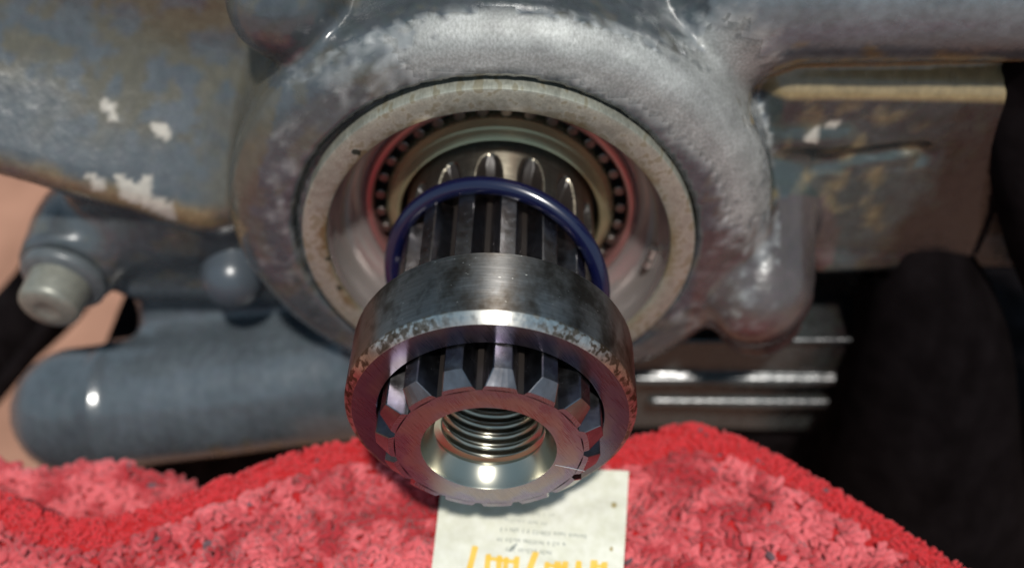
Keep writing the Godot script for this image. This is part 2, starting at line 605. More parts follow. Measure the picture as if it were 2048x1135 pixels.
func make_shaft(mats: Dictionary) -> void:
	var shaft := thing("output_shaft", "splined steel output shaft with threaded bore sticking out of the gearbox", "shaft")
	# core: smooth journal with slot run-outs at the back, plain root cylinder in front
	var s := Shape.new()
	var back_z := PackedFloat32Array()
	for z in [-62.0, -45.0, -40.0, -38.9]:
		back_z.append(z)
	for k in 20:
		back_z.append(-38.75 + 7.75 * pow(k / 19.0, 1.5))
	var per := 40
	var segs := TEETH * per
	for i in back_z.size():
		var z := back_z[i]
		for k in segs + 1:
			var t := TAU * k / segs
			var phase := fposmod(t - deg_to_rad(7.4) + PI / TEETH, TAU / TEETH) - PI / TEETH   # 0 at the middle of a tooth
			var off := (PI / TEETH - absf(phase)) * 15.2   # distance from the middle of the slot, along the girth
			var floor_r := slot_floor(z) if z > -38.8 else 15.2
			var depth := 15.2 - floor_r
			var half_floor := 0.85 * sqrt(clampf((z + 38.75) / 1.2, 0.0, 1.0))
			var r := 15.2
			if off < half_floor:
				r = floor_r
			elif off < half_floor + depth * 0.45 + 0.02:
				r = lerpf(floor_r, 15.2, clampf((off - half_floor) / (depth * 0.45 + 0.02), 0.0, 1.0))
			s.point(Vector3(sin(t) * r, cos(t) * r, z), Vector3(sin(t), cos(t), 0), Vector2(float(k) / segs, (z + 62.0) / 70.0))
	var w := segs + 1
	var grime := Shape.new()
	grime.v = s.v.duplicate()
	grime.n = s.n.duplicate()
	grime.uv = s.uv.duplicate()
	grime.c = s.c.duplicate()
	for i in back_z.size() - 1:
		for k in segs:
			var a := i * w + k
			var mid := (s.v[a] + s.v[a + 1] + s.v[a + w] + s.v[a + w + 1]) * 0.25
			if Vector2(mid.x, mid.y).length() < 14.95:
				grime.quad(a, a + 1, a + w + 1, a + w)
			else:
				s.quad(a, a + 1, a + w + 1, a + w)
	smooth_normals(s)
	smooth_normals(grime)
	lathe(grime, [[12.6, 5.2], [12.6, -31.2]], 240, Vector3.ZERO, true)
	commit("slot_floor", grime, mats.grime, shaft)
	var core := commit("journal", s, mats.shaft, shaft)
	core.set_meta("label", "smooth journal with rounded slot ends")
	# end face, countersink and thread
	var e := Shape.new()
	var rim := 9.05
	for k in 240:
		var t0 := TAU * k / 240
		var t1 := TAU * (k + 1) / 240
		var b := e.v.size()
		for q in [[rim, t0], [12.6, t0], [12.6, t1], [rim, t1]]:
			var x: float = sin(q[1]) * q[0]
			var y: float = cos(q[1]) * q[0]
			e.point(Vector3(x, y, 5.26), Vector3(0, 0, 1), Vector2(x / 32.0 + 0.5, y / 32.0 + 0.5))
		e.quad(b, b + 1, b + 2, b + 3)
	commit("end_face", e, mats.face, shaft)
	var c := Shape.new()
	lathe(c, [[9.05, 5.26], [8.95, 5.05], [8.85, 4.7], [7.75, 2.6], [7.5, 2.3], [7.5, 1.9]], 160, Vector3.ZERO, true)
	commit("countersink", c, mats.bore, shaft)
	var th := Shape.new()
	var pitch := 1.9
	var z_top := 2.0
	var rows := 150
	var around := 96
	for i in rows + 1:
		var z := z_top - i * 0.16
		for k in around + 1:
			var t := TAU * k / around
			var ph := fposmod(z / pitch + float(k) / around, 1.0)
			var tri_ := absf(ph - 0.5) * 2.0       # 0 crest .. 1 root
			var r := lerpf(6.45, 7.5, smoothstep(0.12, 0.88, tri_))
			if i == 0:
				r = 7.5
			th.point(Vector3(sin(t) * r, cos(t) * r, z), Vector3(-sin(t), -cos(t), 0), Vector2(float(k) / around, z * 0.05))
	for i in rows:
		for k in around:
			var a := i * (around + 1) + k
			th.quad(a, a + 1, a + around + 2, a + around + 1)
	smooth_normals(th)
	lathe(th, [[7.4, z_top - rows * 0.16], [0.01, z_top - rows * 0.16 - 2.0]], 48, Vector3.ZERO, true)
	commit("screw_thread", th, mats.bore, shaft)
	# fifteen teeth, one mesh shared
	var tooth := ArrayMesh.new()
	var flank := Shape.new()
	var tip_end := Shape.new()
	tooth_shape(flank, tip_end)
	flank.surface(tooth)
	tip_end.surface(tooth)
	tooth.surface_set_material(0, mats.tooth)
	tooth.surface_set_material(1, mats.face)
	for k in TEETH:
		var o := MeshInstance3D.new()
		o.mesh = tooth
		o.name = numbered("spline_tooth", shaft)
		o.rotation.z = -(deg_to_rad(7.4) + TAU * k / TEETH)
		shaft.add_child(o, true)
	# bright nick across the end face
	var nick := Shape.new()
	var na := Vector3(8.9, -3.0, 5.262)
	var nb := Vector3(12.9, -4.3, 5.262)
	tube(nick, [na, na.lerp(nb, 0.5) + Vector3(0, 0.06, 0), nb], [0.05, 0.09, 0.06], 8)
	var nick_o := commit("raised_burr", nick, mats.bright, shaft)
	nick_o.set_meta("label", "bright scratch burr across the end face")


# Averages the normals of points that share a place, from the faces round them.
func smooth_normals(s: Shape) -> void:
	var acc := PackedVector3Array()
	acc.resize(s.v.size())
	for i in range(0, s.idx.size(), 3):
		var a := s.idx[i]
		var b := s.idx[i + 1]
		var c := s.idx[i + 2]
		var nn := (s.v[c] - s.v[a]).cross(s.v[b] - s.v[a])
		acc[a] += nn
		acc[b] += nn
		acc[c] += nn
	for i in s.v.size():
		if acc[i].length_squared() > 1e-12:
			s.n[i] = acc[i].normalized()


# ---------------------------------------------------------------- the towel
const EDGE_X := [-120.0, -95.0, -79.0, -66.0, -55.0, -40.0, -29.5, -23.0, -10.0, 8.0, 22.0, 33.0, 42.6, 53.0, 64.0, 69.0, 80.0, 100.0, 120.0]
const EDGE_Z := [-12.0, -9.0, -5.0, -0.6, -3.6, -11.0, -15.8, -17.2, -18.2, -18.5, -18.6, -21.8, -18.0, -10.8, -2.2, 2.5, 12.0, 30.0, 46.0]


func edge_z(x: float) -> float:
	for i in EDGE_X.size() - 1:
		if x <= EDGE_X[i + 1]:
			var t := clampf((x - EDGE_X[i]) / (EDGE_X[i + 1] - EDGE_X[i]), 0.0, 1.0)
			var p0: float = EDGE_Z[maxi(i - 1, 0)]
			var p1: float = EDGE_Z[i]
			var p2: float = EDGE_Z[i + 1]
			var p3: float = EDGE_Z[mini(i + 2, EDGE_Z.size() - 1)]
			return 0.5 * (2.0 * p1 + (p2 - p0) * t + (2.0 * p0 - 5.0 * p1 + 4.0 * p2 - p3) * t * t + (3.0 * p1 - p0 - 3.0 * p2 + p3) * t * t * t)
	return EDGE_Z[EDGE_Z.size() - 1]


func towel_y(x: float, t: float) -> float:
	# t: distance forward from the back edge
	var fold := 3.2 * noise_a.get_noise_2d(x * 1.1, t * 1.6 + 40.0) + 1.0 * noise_c.get_noise_2d(x * 1.3 + 80.0, t * 1.3)
	var dip := -3.0 * exp(-pow((t - 11.0) / 4.5, 2.0)) * (0.6 + 0.4 * sin(x * 0.09))
	var y := -30.0 + fold * smoothstep(2.0, 9.0, t) + dip - 0.0016 * t * t
	y += smoothstep(4.5, 7.0, t) * (1.1 * noise_b.get_noise_2d(x * 1.2, t * 1.2 + 70.0) + 0.6 * noise_b.get_noise_2d(x * 3.0, t * 3.0))
	y -= 0.9 * exp(-pow((t - 4.3) / 0.9, 2.0))
	return y


func towel_point(x: float, t: float) -> Vector3:
	var z := edge_z(x)
	if t >= 0.0:
		return Vector3(x, towel_y(x, t), z + t)
	# behind the edge the cloth turns down over a rounded hem
	var a := clampf(-t / 2.2, 0.0, 1.0) * PI * 0.5
	var drop := maxf(-t - 2.2, 0.0)
	return Vector3(x, towel_y(x, 0.0) - 1.4 * (1.0 - cos(a)) - drop * 1.4, z - 1.4 * sin(a) + drop * 0.25)


func fold_point(x: float, t: float) -> Vector3:
	# the second fold behind, at the left
	var z := -18.0 + 0.16 * (x + 80.0) + 2.0 * sin(x * 0.13) + 2.5 * noise_a.get_noise_2d(x * 2.0, 9.0)
	var y := -38.0 + 1.6 * noise_a.get_noise_2d(x * 2.0, t * 2.0 + 300.0) - 0.010 * (x + 85.0) * (x + 85.0) * (1.0 if x > -85.0 else 0.0) * 0.4
	var hem := 2.6 * (1.0 - exp(-maxf(t + 2.0, 0.0) / 1.6)) - 2.6
	return Vector3(x, y + hem - (maxf(-t - 1.5, 0.0)) * 3.0 - 0.02 * t * t, z + maxf(t, -1.5))


func sheet(f: Callable, x0: float, x1: float, t0: float, t1: float, dx: float, dt: float, pile: float) -> Shape:
	var s := Shape.new()
	var nx := int((x1 - x0) / dx)
	var nt := int((t1 - t0) / dt)
	for j in nt + 1:
		for i in nx + 1:
			var x := x0 + dx * i
			var t := t0 + dt * j
			var p: Vector3 = f.call(x, t)
			p.y += pile * 0.35 * noise_b.get_noise_3d(p.x * 6.0, p.y * 6.0, p.z * 6.0)
			var ridge := 0.0
			if t > -2.0 and t < 4.0:
				ridge = 0.12 * sin(t * 3.6) + 0.10 * sin(x * 5.0 + sin(t * 4.0))
			p.y += ridge
			s.point(p, Vector3.UP, Vector2(x * 0.05, t * 0.05))
	for j in nt:
		for i in nx:
			var a := j * (nx + 1) + i
			s.quad(a, a + 1, a + nx + 2, a + nx + 1)
	smooth_normals(s)
	return s


func loop_mesh() -> ArrayMesh:
	# one terry loop: a short bent, rounded lozenge
	var s := Shape.new()
	tube(s, [Vector3(-0.25, -0.35, 0), Vector3(-0.12, 0.25, 0.06), Vector3(0.2, 0.62, 0.12), Vector3(0.62, 0.72, 0.1), Vector3(0.95, 0.45, 0)], [0.2, 0.36, 0.4, 0.36, 0.12], 7)
	var mesh := ArrayMesh.new()
	s.surface(mesh)
	return mesh


func make_towel(mats: Dictionary) -> void:
	var towel := thing("towel", "bright red terry microfibre towel bunched up under the shaft", "towel")
	var s := sheet(towel_point, -120.0, 120.0, -16.0, 64.0, 0.8, 0.5, 1.0)
	commit("cloth", s, mats.towel, towel)
	var f := sheet(fold_point, -120.0, -42.0, -14.0, 16.0, 0.8, 0.6, 1.0)
	commit("back_fold", f, mats.towel, towel)
	# pile: thousands of loops
	var local := RandomNumberGenerator.new()
	local.seed = 77
	var xf: Array[Transform3D] = []
	var tints: Array[Color] = []
	for i in 25000:
		var x := local.randf_range(-92, 92)
		var t := local.randf_range(4.4, 52.0) if i % 7 != 0 else local.randf_range(-1.5, 4.2)
		if i % 9 == 0:
			x = local.randf_range(-100, -44)
			t = local.randf_range(-1.0, 15.0)
		var p: Vector3
		var q: Vector3
		var w: Vector3
		var is_fold := i % 9 == 0
		if is_fold:
			p = fold_point(x, t)
			q = fold_point(x + 0.5, t)
			w = fold_point(x, t + 0.5)
		else:
			p = towel_point(x, t)
			q = towel_point(x + 0.5, t)
			w = towel_point(x, t + 0.5)
		if not is_fold and p.x > -9.0 and p.x < 20.5 and p.z > -12.0:
			continue
		var up := (w - p).cross(q - p).normalized()
		if up.y < 0:
			up = -up
		var lean := noise_c.get_noise_2d(p.x * 3.0, p.z * 3.0) * 2.5 + local.randf_range(-1.1, 1.1)
		var side := (Vector3(cos(lean), 0, sin(lean)) + up * local.randf_range(-0.3, 0.2)).normalized()
		side = (side - up * side.dot(up)).normalized()
		var size := local.randf_range(0.85, 1.6) * (0.55 if t < 4.2 and not is_fold else 1.0)
		xf.append(Transform3D(Basis(side * size, up * size, side.cross(up) * size), (p - up * 0.1) * MM))
		var worn := clampf(0.52 + noise_a.get_noise_2d(p.x * 2.0 + 500.0, p.z * 2.0) * 1.3 + noise_b.get_noise_2d(p.x * 1.3, p.z * 1.3) * 0.8 + local.randf_range(-0.15, 0.15), 0.0, 1.0)
		var c := Color(0.30, 0.010, 0.016).lerp(Color(0.56, 0.10, 0.11), worn)
		if t < 4.2 and not is_fold:
			c = Color(0.44, 0.010, 0.015)
		if local.randf() < 0.006:
			c = Color(0.10, 0.05, 0.06)
		tints.append(c)
	var mm := MultiMesh.new()
	mm.transform_format = MultiMesh.TRANSFORM_3D
	mm.use_colors = true
	mm.mesh = loop_mesh()
	mm.instance_count = xf.size()
	for i in xf.size():
		mm.set_instance_transform(i, xf[i])
		mm.set_instance_color(i, tints[i])
	var pile := MultiMeshInstance3D.new()
	pile.multimesh = mm
	pile.material_override = mats.pile
	pile.name = "terry_pile"
	pile.set_meta("kind", "stuff")
	towel.add_child(pile, true)
	make_label(towel, mats)


func make_label(towel: Node3D, mats: Dictionary) -> void:
	var s := Shape.new()
	var nx := 40
	var nz := 60
	for side in 2:
		for j in nz + 1:
			for i in nx + 1:
				var u := float(i) / nx
				var v := float(j) / nz
				var left := lerpf(-8.2, -9.6, v)
				var right := lerpf(21.6, 18.0, v)
				var x := lerpf(left, right, u)
				var z := lerpf(-12.5, 24.0, v) + 1.4 * u
				var y := -27.2 + 0.8 * sin(u * 4.2 + 0.6) * (0.3 + 0.7 * v) - 1.1 * smoothstep(0.15, 0.5, v - u * 0.18) * (0.4 + u) + 0.35 * noise_a.get_noise_2d(x * 4.0, z * 4.0) - 0.0022 * (z + 5.0) * (z + 5.0)
				s.point(Vector3(x, y - 0.25 * side, z), Vector3.UP if side == 0 else Vector3.DOWN, Vector2(u, v))
		var b := side * (nx + 1) * (nz + 1)
		for j in nz:
			for i in nx:
				var a := b + j * (nx + 1) + i
				s.quad(a, a + 1, a + nx + 2, a + nx + 1)
	smooth_normals(s)
	var o := commit("care_label", s, mats.label, towel)
	o.set_meta("label", "white printed care label with upside-down yellow lettering")


func label_image() -> Image:
	# printed upside down as seen from the camera: rows of small grey print, then bold yellow letters
	var w := 768
	var h := 922
	var img := Image.create(w, h, false, Image.FORMAT_RGB8)
	img.fill(Color(0.86, 0.86, 0.82))
	var local := RandomNumberGenerator.new()
	local.seed = 5
	for y in h:
		for x in w:
			var n := noise_b.get_noise_2d(x * 0.12, y * 0.12) * 0.03 + noise_c.get_noise_2d(x * 0.05, y * 0.05) * 0.03
			img.set_pixel(x, y, Color(0.80 + n, 0.795 + n, 0.735 + n * 1.4))
	# z = -12.5 + 36.5 v : rows of print at the z they have on the cloth
	var rows := [[-3.6, 0.46, 0.62, 0.35], [-2.0, 0.36, 0.60, 0.4], [-0.4, 0.34, 0.80, 0.7], [1.2, 0.33, 0.68, 0.75], [2.7, 0.38, 0.62, 0.6]]
	for r in rows:
		var y := int((r[0] + 12.5) / 36.5 * h)
		var x := int(r[1] * w)
		while x < int(r[2] * w):
			var ww := local.randi_range(5, 12)
			var hh := local.randi_range(9, 15)
			var dark: float = r[3] * local.randf_range(0.6, 1.0)
			for yy in range(y, y + hh):
				for xx in range(x, x + ww):
					if (xx - x < 3 or yy - y < 3 or yy > y + hh - 4) and xx < w:
						img.set_pixel(xx, yy, img.get_pixel(xx, yy).lerp(Color(0.30, 0.33, 0.32), dark))
			x += ww + (local.randi_range(3, 5) if local.randf() < 0.8 else 14)
	# small dark mark left of the middle
	for yy in range(-16, 17):
		for xx in range(-16, 17):
			if absf(xx + yy * 0.8) < 5 or (xx * xx + yy * yy < 60):
				var px_ := int(0.415 * w) + xx
				var py_ := int((2.6 + 12.5) / 36.5 * h) + yy
				img.set_pixel(px_, py_, img.get_pixel(px_, py_).lerp(Color(0.28, 0.32, 0.31), 0.6))
	# bold yellow lettering: two words, two strokes with tails among them
	var yellow := Color(0.86, 0.68, 0.22)
	var z0 := 5.5
	var strokes := [[0.215, 4.7, 0.17, 12.0, 22], [0.29, 5.9, 0.29, 12.0, 20], [0.35, 5.9, 0.35, 12.0, 20], [0.385, 6.0, 0.385, 12.0, 18], [0.44, 5.8, 0.44, 12.0, 20], [0.535, 4.8, 0.45, 12.0, 24], [0.60, 6.2, 0.60, 12.0, 18], [0.655, 5.9, 0.655, 12.0, 24], [0.695, 5.8, 0.695, 12.0, 22], [0.765, 5.6, 0.735, 12.0, 20], [0.765, 5.6, 0.80, 12.0, 20], [0.845, 5.2, 0.845, 12.0, 26], [0.90, 5.4, 0.90, 12.0, 22]]
	for st in strokes:
		var a := Vector2(st[0] * w, (st[1] - 1.5 + 12.5) / 36.5 * h)
		var b := Vector2(st[2] * w, (st[3] + 12.5) / 36.5 * h)
		var half: float = st[4] * 0.5
		for yy in range(int(a.y) - 8, int(b.y) + 8):
			var t := clampf((yy - a.y) / (b.y - a.y), 0.0, 1.0)
			var cx := lerpf(a.x, b.x, t)
			for xx in range(int(cx - half) - 1, int(cx + half) + 2):
				if xx >= 0 and xx < w and Vector2(xx, yy).distance_to(a.lerp(b, t)) < half + 2.0:
					img.set_pixel(xx, yy, img.get_pixel(xx, yy).lerp(yellow, 0.85))
	for bar in [[0.29, 0.385, 6.0], [0.385, 0.45, 6.0], [0.60, 0.70, 6.1], [0.845, 0.90, 5.5]]:
		var y := int((bar[2] - 1.5 + 12.5) / 36.5 * h)
		for yy in range(y, y + 16):
			for xx in range(int(bar[0] * w), int(bar[1] * w)):
				img.set_pixel(xx, yy, img.get_pixel(xx, yy).lerp(yellow, 0.8))
	# brown spots near the corner
	for spot in [[0.93, -6.0, 15], [0.93, 1.6, 9]]:
		var cx := int(spot[0] * w)
		var cy := int((spot[1] + 12.5) / 36.5 * h)
		var rr: int = spot[2]
		for yy in range(-rr, rr + 1):
			for xx in range(-rr, rr + 1):
				var k := 1.0 - Vector2(xx, yy * 0.7).length() / rr
				if k > 0.0 and cx + xx < w and cy + yy >= 0:
					img.set_pixel(cx + xx, cy + yy, img.get_pixel(cx + xx, cy + yy).lerp(Color(0.50, 0.42, 0.22), minf(k * 1.2, 0.7)))
	return img


# End-face steel: diagonal machining lines, straw and purple heat tint. u, v span 32 mm.
func face_maps() -> Array:
	var w := 640
	var a := Image.create(w, w, false, Image.FORMAT_RGB8)
	var r := Image.create(w, w, false, Image.FORMAT_RGB8)
	for y in w:
		for x in w:
			var px_ := (float(x) / w - 0.5) * 32.0
			var py_ := (float(y) / w - 0.5) * 32.0
			var rad := Vector2(px_, py_).length()
			var across := px_ * 0.86 - py_ * -0.5
			var along := px_ * -0.5 + py_ * 0.86
			var line := noise_b.get_noise_2d(across * 60.0, along * 1.5) * 0.7 + noise_c.get_noise_2d(across * 160.0, along * 4.0) * 0.5
			var tint := noise_a.get_noise_2d(px_ * 6.0, py_ * 6.0)
			var col := Color(0.55, 0.54, 0.58)
			col = col.lerp(Color(0.64, 0.57, 0.48), clampf(1.1 - absf(rad - 10.2 - tint * 2.0) / 1.6, 0.0, 1.0) * 0.3)
			col = col.lerp(Color(0.44, 0.36, 0.54), clampf(1.1 - absf(rad - 12.4 - tint * 1.6) / 1.1, 0.0, 1.0) * 0.22)
			col = col * (1.0 + line * 0.16)
			a.set_pixel(x, y, col)
			var k := clampf(0.30 + line * 0.10 + tint * 0.05, 0.12, 0.6)
			r.set_pixel(x, y, Color(k, k, k))
	return [image_texture(a), image_texture(r)]


# Machined lip of the bore: cast grain, straw-coloured corrosion along its inner edge, dark pits. u, v span 64 mm.
func lip_maps() -> Array:
	var w := 768
	var a := Image.create(w, w, false, Image.FORMAT_RGB8)
	var r := Image.create(w, w, false, Image.FORMAT_RGB8)
	for y in w:
		for x in w:
			var px_ := (float(x) / w - 0.5) * 64.0
			var py_ := (0.5 - float(y) / w) * 64.0
			var rad := Vector2(px_, py_).length()
			if rad < 26.0 or rad > 32.0:
				continue
			var big := noise_a.get_noise_2d(px_ * 1.6, py_ * 1.6)
			var mid := noise_b.get_noise_2d(px_ * 2.5, py_ * 2.5)
			var fine := noise_b.get_noise_2d(px_ * 14.0, py_ * 14.0)
			var col := Color(0.82, 0.82, 0.79) * (1.0 + 0.12 * mid + 0.10 * fine + 0.15 * big)
			var rough := 0.46 + 0.10 * fine + 0.08 * mid
			var inner := (1.0 - smoothstep(27.0, 28.6, rad + mid * 1.6)) * clampf(0.6 + big * 1.5 - px_ * 0.012, 0.0, 1.0)
			col = col.lerp(Color(0.56, 0.47, 0.31), clampf(inner, 0.0, 1.0) * 0.75)
			var blotch := smoothstep(0.18, 0.42, mid + big * 0.6)
			col = col.lerp(Color(0.62, 0.57, 0.47), blotch * 0.55)
			for pit in [[-20.6, 19.6, 0.55], [-27.4, -2.2, 0.6], [-26.2, -8.6, 0.4]]:
				var d := Vector2(px_ - pit[0], py_ - pit[1]).length() + mid * 0.6
				if d < pit[2]:
					col = col.lerp(Color(0.12, 0.12, 0.10), 0.75)
					rough = 0.8
			a.set_pixel(x, y, col)
			r.set_pixel(x, y, Color(rough, rough, rough))
	return [image_texture(a), image_texture(r)]


func _ready() -> void:
	rng.seed = 11
	noise_a.seed = 3
	noise_a.frequency = 0.035
	noise_a.fractal_octaves = 3
	noise_b.seed = 8
	noise_b.frequency = 0.16
	noise_b.fractal_octaves = 3
	noise_c.seed = 21
	noise_c.frequency = 0.07
	noise_c.fractal_octaves = 3
	panel_v = panel_n.cross(panel_u).normalized()
	if panel_v.y < 0.0:
		panel_v = -panel_v

	# camera
	var cam := Camera3D.new()
	cam.name = "camera"
	cam.near = 0.01
	cam.far = 20.0
	var lens := CameraAttributesPhysical.new()
	lens.frustum_focal_length = 44.82
	lens.frustum_focus_distance = 0.139
	lens.exposure_aperture = 13.5
	lens.frustum_near = 0.01
	lens.frustum_far = 20.0
	cam.attributes = lens
	add_child(cam)
	cam.transform = Transform3D(Basis(Vector3(0.99972574, 0.0, -0.02341881), Vector3(-0.01656753, 0.70676808, -0.7072513), Vector3(0.01655167, 0.70744532, 0.70657424)), Vector3(5.0512, 114.9404, 88.8434) * MM)
	cam.current = true

	# daylight
	var env := Environment.new()
	env.background_mode = Environment.BG_SKY
	var sky_m := ProceduralSkyMaterial.new()
	sky_m.sky_top_color = Color(0.54, 0.66, 0.75)
	sky_m.sky_horizon_color = Color(0.76, 0.81, 0.85)
	sky_m.sky_curve = 0.2
	sky_m.ground_bottom_color = Color(0.16, 0.14, 0.12)
	sky_m.ground_horizon_color = Color(0.35, 0.33, 0.31)
	sky_m.sun_angle_max = 1.0
	var sky := Sky.new()
	sky.sky_material = sky_m
	env.sky = sky
	env.tonemap_mode = Environment.TONE_MAPPER_LINEAR
	env.tonemap_exposure = 0.95
	env.sdfgi_enabled = true
	env.ssao_enabled = true
	env.ssil_enabled = true
	var we := WorldEnvironment.new()
	we.name = "daylight"
	we.environment = env
	add_child(we)
	var sun := DirectionalLight3D.new()
	sun.name = "sun"
	sun.light_energy = 1.45
	sun.light_color = Color(1.0, 0.985, 0.96)
	sun.light_angular_distance = 3.5
	sun.shadow_enabled = true
	add_child(sun)
	sun.look_at_from_position(Vector3(0.06, 0.88, 0.44), Vector3.ZERO, Vector3(0, 0, 1))

	# materials
	var mats := {}
	var grain := noise_texture(0.02, Color(0.8, 0.8, 0.8), Color(1, 1, 1), 4, 5)
	var paint := StandardMaterial3D.new()
	paint.vertex_color_use_as_albedo = true
	paint.albedo_texture = grain
	paint.roughness_texture = noise_texture(0.012, Color(0.4, 0.4, 0.4), Color(0.75, 0.75, 0.75), 6, 5)
	paint.roughness = 0.42
	paint.metallic_specular = 0.6
	paint.normal_enabled = true
	paint.normal_texture = bump_texture(0.02, 5.0, 12)
	paint.normal_scale = 0.2
	triplanar(paint, 26.0)
	var bare := StandardMaterial3D.new()
	bare.vertex_color_use_as_albedo = true
	bare.albedo_texture = noise_texture(0.05, Color(0.74, 0.74, 0.73), Color(1, 1, 1), 14, 4)
	bare.roughness = 0.6
	bare.metallic = 0.45
	bare.normal_enabled = true
	bare.normal_texture = bump_texture(0.03, 8.0, 13)
	bare.normal_scale = 0.12
	triplanar(bare, 16.0)
	mats.bare = bare
	var tm := turned_maps(1024, 160, Color(0.55, 0.54, 0.53), Color(0.29, 0.265, 0.24), 31, 0.84, 0.99, 170)
	var collar := steel(Color.WHITE, 1.0)
	collar.albedo_texture = tm[0]
	collar.roughness_texture = tm[1]
	collar.anisotropy_enabled = true
	collar.anisotropy = -0.95
	mats.collar = collar
	var fm := face_maps()
	var face := steel(Color.WHITE, 1.0)
	face.albedo_texture = fm[0]
	face.roughness_texture = fm[1]
	mats.face = face
	mats.bore = steel(Color(0.66, 0.65, 0.60), 0.22)
	mats.bright = steel(Color(0.9, 0.9, 0.9), 0.3)
	var sm := turned_maps(1024, 256, Color(0.62, 0.60, 0.54), Color(0.46, 0.42, 0.37), 57, 2.0, 3.0, 60)
	var shaft_m := steel(Color.WHITE, 1.0)
	shaft_m.albedo_texture = sm[0]
	shaft_m.roughness_texture = sm[1]
	shaft_m.anisotropy_enabled = true
	shaft_m.anisotropy = -0.9
	mats.shaft = shaft_m
	var tooth_m := steel(Color(0.58, 0.58, 0.60), 0.30)
	tooth_m.roughness_texture = noise_texture(0.02, Color(0.6, 0.6, 0.6), Color(1, 1, 1), 41, 4)
	tooth_m.albedo_texture = noise_texture(0.015, Color(0.72, 0.68, 0.66), Color(1, 1, 1), 43, 5)
	triplanar(tooth_m, 18.0)
	tooth_m.uv1_world_triplanar = false
	tooth_m.anisotropy_enabled = true
	tooth_m.anisotropy = -0.8
	mats.tooth = tooth_m
	var lip := steel(Color(0.74, 0.74, 0.71), 1.0, 0.55)
	lip.albedo_texture = noise_texture(0.016, Color(0.72, 0.69, 0.63), Color(1, 1, 1), 61, 5)
	lip.roughness_texture = noise_texture(0.03, Color(0.38, 0.38, 0.38), Color(0.62, 0.62, 0.62), 62, 4)
	lip.normal_enabled = true
	lip.normal_texture = bump_texture(0.03, 4.0, 63)
	lip.normal_scale = 0.3
	triplanar(lip, 14.0)
	var lm := lip_maps()
	lip.albedo_texture = lm[0]
	lip.roughness_texture = lm[1]
	lip.uv1_triplanar = false
	lip.uv1_world_triplanar = false
	lip.uv1_scale = Vector3.ONE
	lip.normal_enabled = false
	mats.lip = lip
	mats.bore_wall = steel(Color(0.70, 0.67, 0.66), 0.25, 0.7)
	mats.race = steel(Color(0.72, 0.68, 0.54), 0.26, 0.8)
	mats.outer_race = steel(Color(0.70, 0.52, 0.51), 0.28, 0.8)
	mats.roller = steel(Color(0.46, 0.43, 0.41), 0.42)
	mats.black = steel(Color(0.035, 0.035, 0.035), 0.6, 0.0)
	var rubber := steel(Color(0.03, 0.045, 0.17), 0.26, 0.0)
	rubber.clearcoat_enabled = true
	rubber.clearcoat = 0.5
	rubber.clearcoat_roughness = 0.15
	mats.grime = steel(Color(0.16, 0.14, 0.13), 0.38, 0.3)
	mats.rubber = rubber
	var cloth := steel(Color(0.62, 0.05, 0.07), 0.9, 0.0)
	cloth.rim_enabled = true
	cloth.rim = 0.35
	cloth.rim_tint = 0.7
	mats.towel = cloth
	var pile := steel(Color.WHITE, 0.85, 0.0)
	pile.vertex_color_use_as_albedo = true
	pile.rim_enabled = true
	pile.rim = 0.3
	pile.rim_tint = 0.5
	mats.pile = pile
	var label_m := steel(Color.WHITE, 0.65, 0.0)
	label_m.albedo_texture = image_texture(label_image())
	mats.label = label_m

	# ---- ground far below, seen through the gaps
	var g := Shape.new()
	g.flat([Vector3(-3000, -270, -3000), Vector3(3000, -270, -3000), Vector3(3000, -270, 3000), Vector3(-3000, -270, 3000)], Vector3.UP)
	var gm := steel(Color(0.63, 0.46, 0.375), 0.95, 0.0)
	gm.albedo_texture = noise_texture(0.02, Color(0.8, 0.78, 0.76), Color(1, 1, 1), 90, 5)
	triplanar(gm, 400.0)
	var ground := commit("ground", g, gm)
	ground.set_meta("kind", "structure")
	ground.set_meta("label", "tan brown ground seen through the gaps beside the gearbox")

	# ---- gearbox housing
	var housing := thing("gearbox_housing", "grey painted cast gearbox housing, worn to bare metal above the bore", "gearbox")
	var body := MeshInstance3D.new()
	body.mesh = housing_mesh()
	body.mesh.surface_set_material(0, paint)
	if body.mesh.get_surface_count() > 1:
		body.mesh.surface_set_material(1, bare)
	body.name = "casting"
	housing.add_child(body, true)
	var l := Shape.new()
	lathe(l, [[30.9, -42.0], [30.9, -33.5], [30.75, -33.15], [30.4, -33.02], [27.35, -33.02], [27.1, -33.15], [27.0, -33.45], [27.0, -33.6]], 200, Vector3.ZERO, true)
	for i in l.v.size():
		var shrink := 1.0 - 0.009 * maxf(-33.2 - l.v[i].z, 0.0)
		l.uv[i] = Vector2(l.v[i].x * shrink / 64.0 + 0.5, 0.5 - l.v[i].y * shrink / 64.0)
	var lip_o := commit("bore_lip", l, mats.lip, housing)
	lip_o.set_meta("label", "machined bare metal lip round the bore with corrosion stains")
	var w := Shape.new()
	lathe(w, [[27.0, -33.6], [26.9, -36.6], [26.4, -37.2], [26.3, -39.6], [24.6, -41.6], [24.3, -41.8], [23.0, -42.4], [22.6, -43.2], [22.25, -43.4], [22.25, -44.5]], 200, Vector3.ZERO, true)
	commit("bore_wall", w, mats.bore_wall, housing)
	var glint_bits := Shape.new()
	for span in [[98.0, 102.6], [103.6, 107.0]]:
		var path_c: Array = []
		var rad_c: Array = []
		for k in 9:
			var a := deg_to_rad(lerpf(span[0], span[1], k / 8.0))
			path_c.append(Vector3(sin(a) * 25.6, cos(a) * 25.6, -38.2))
			rad_c.append(0.75)
		tube(glint_bits, path_c, rad_c, 12)
	commit("bore_glint", glint_bits, mats.bright, housing)  # two polished pieces added to stand for a highlight on the bore wall
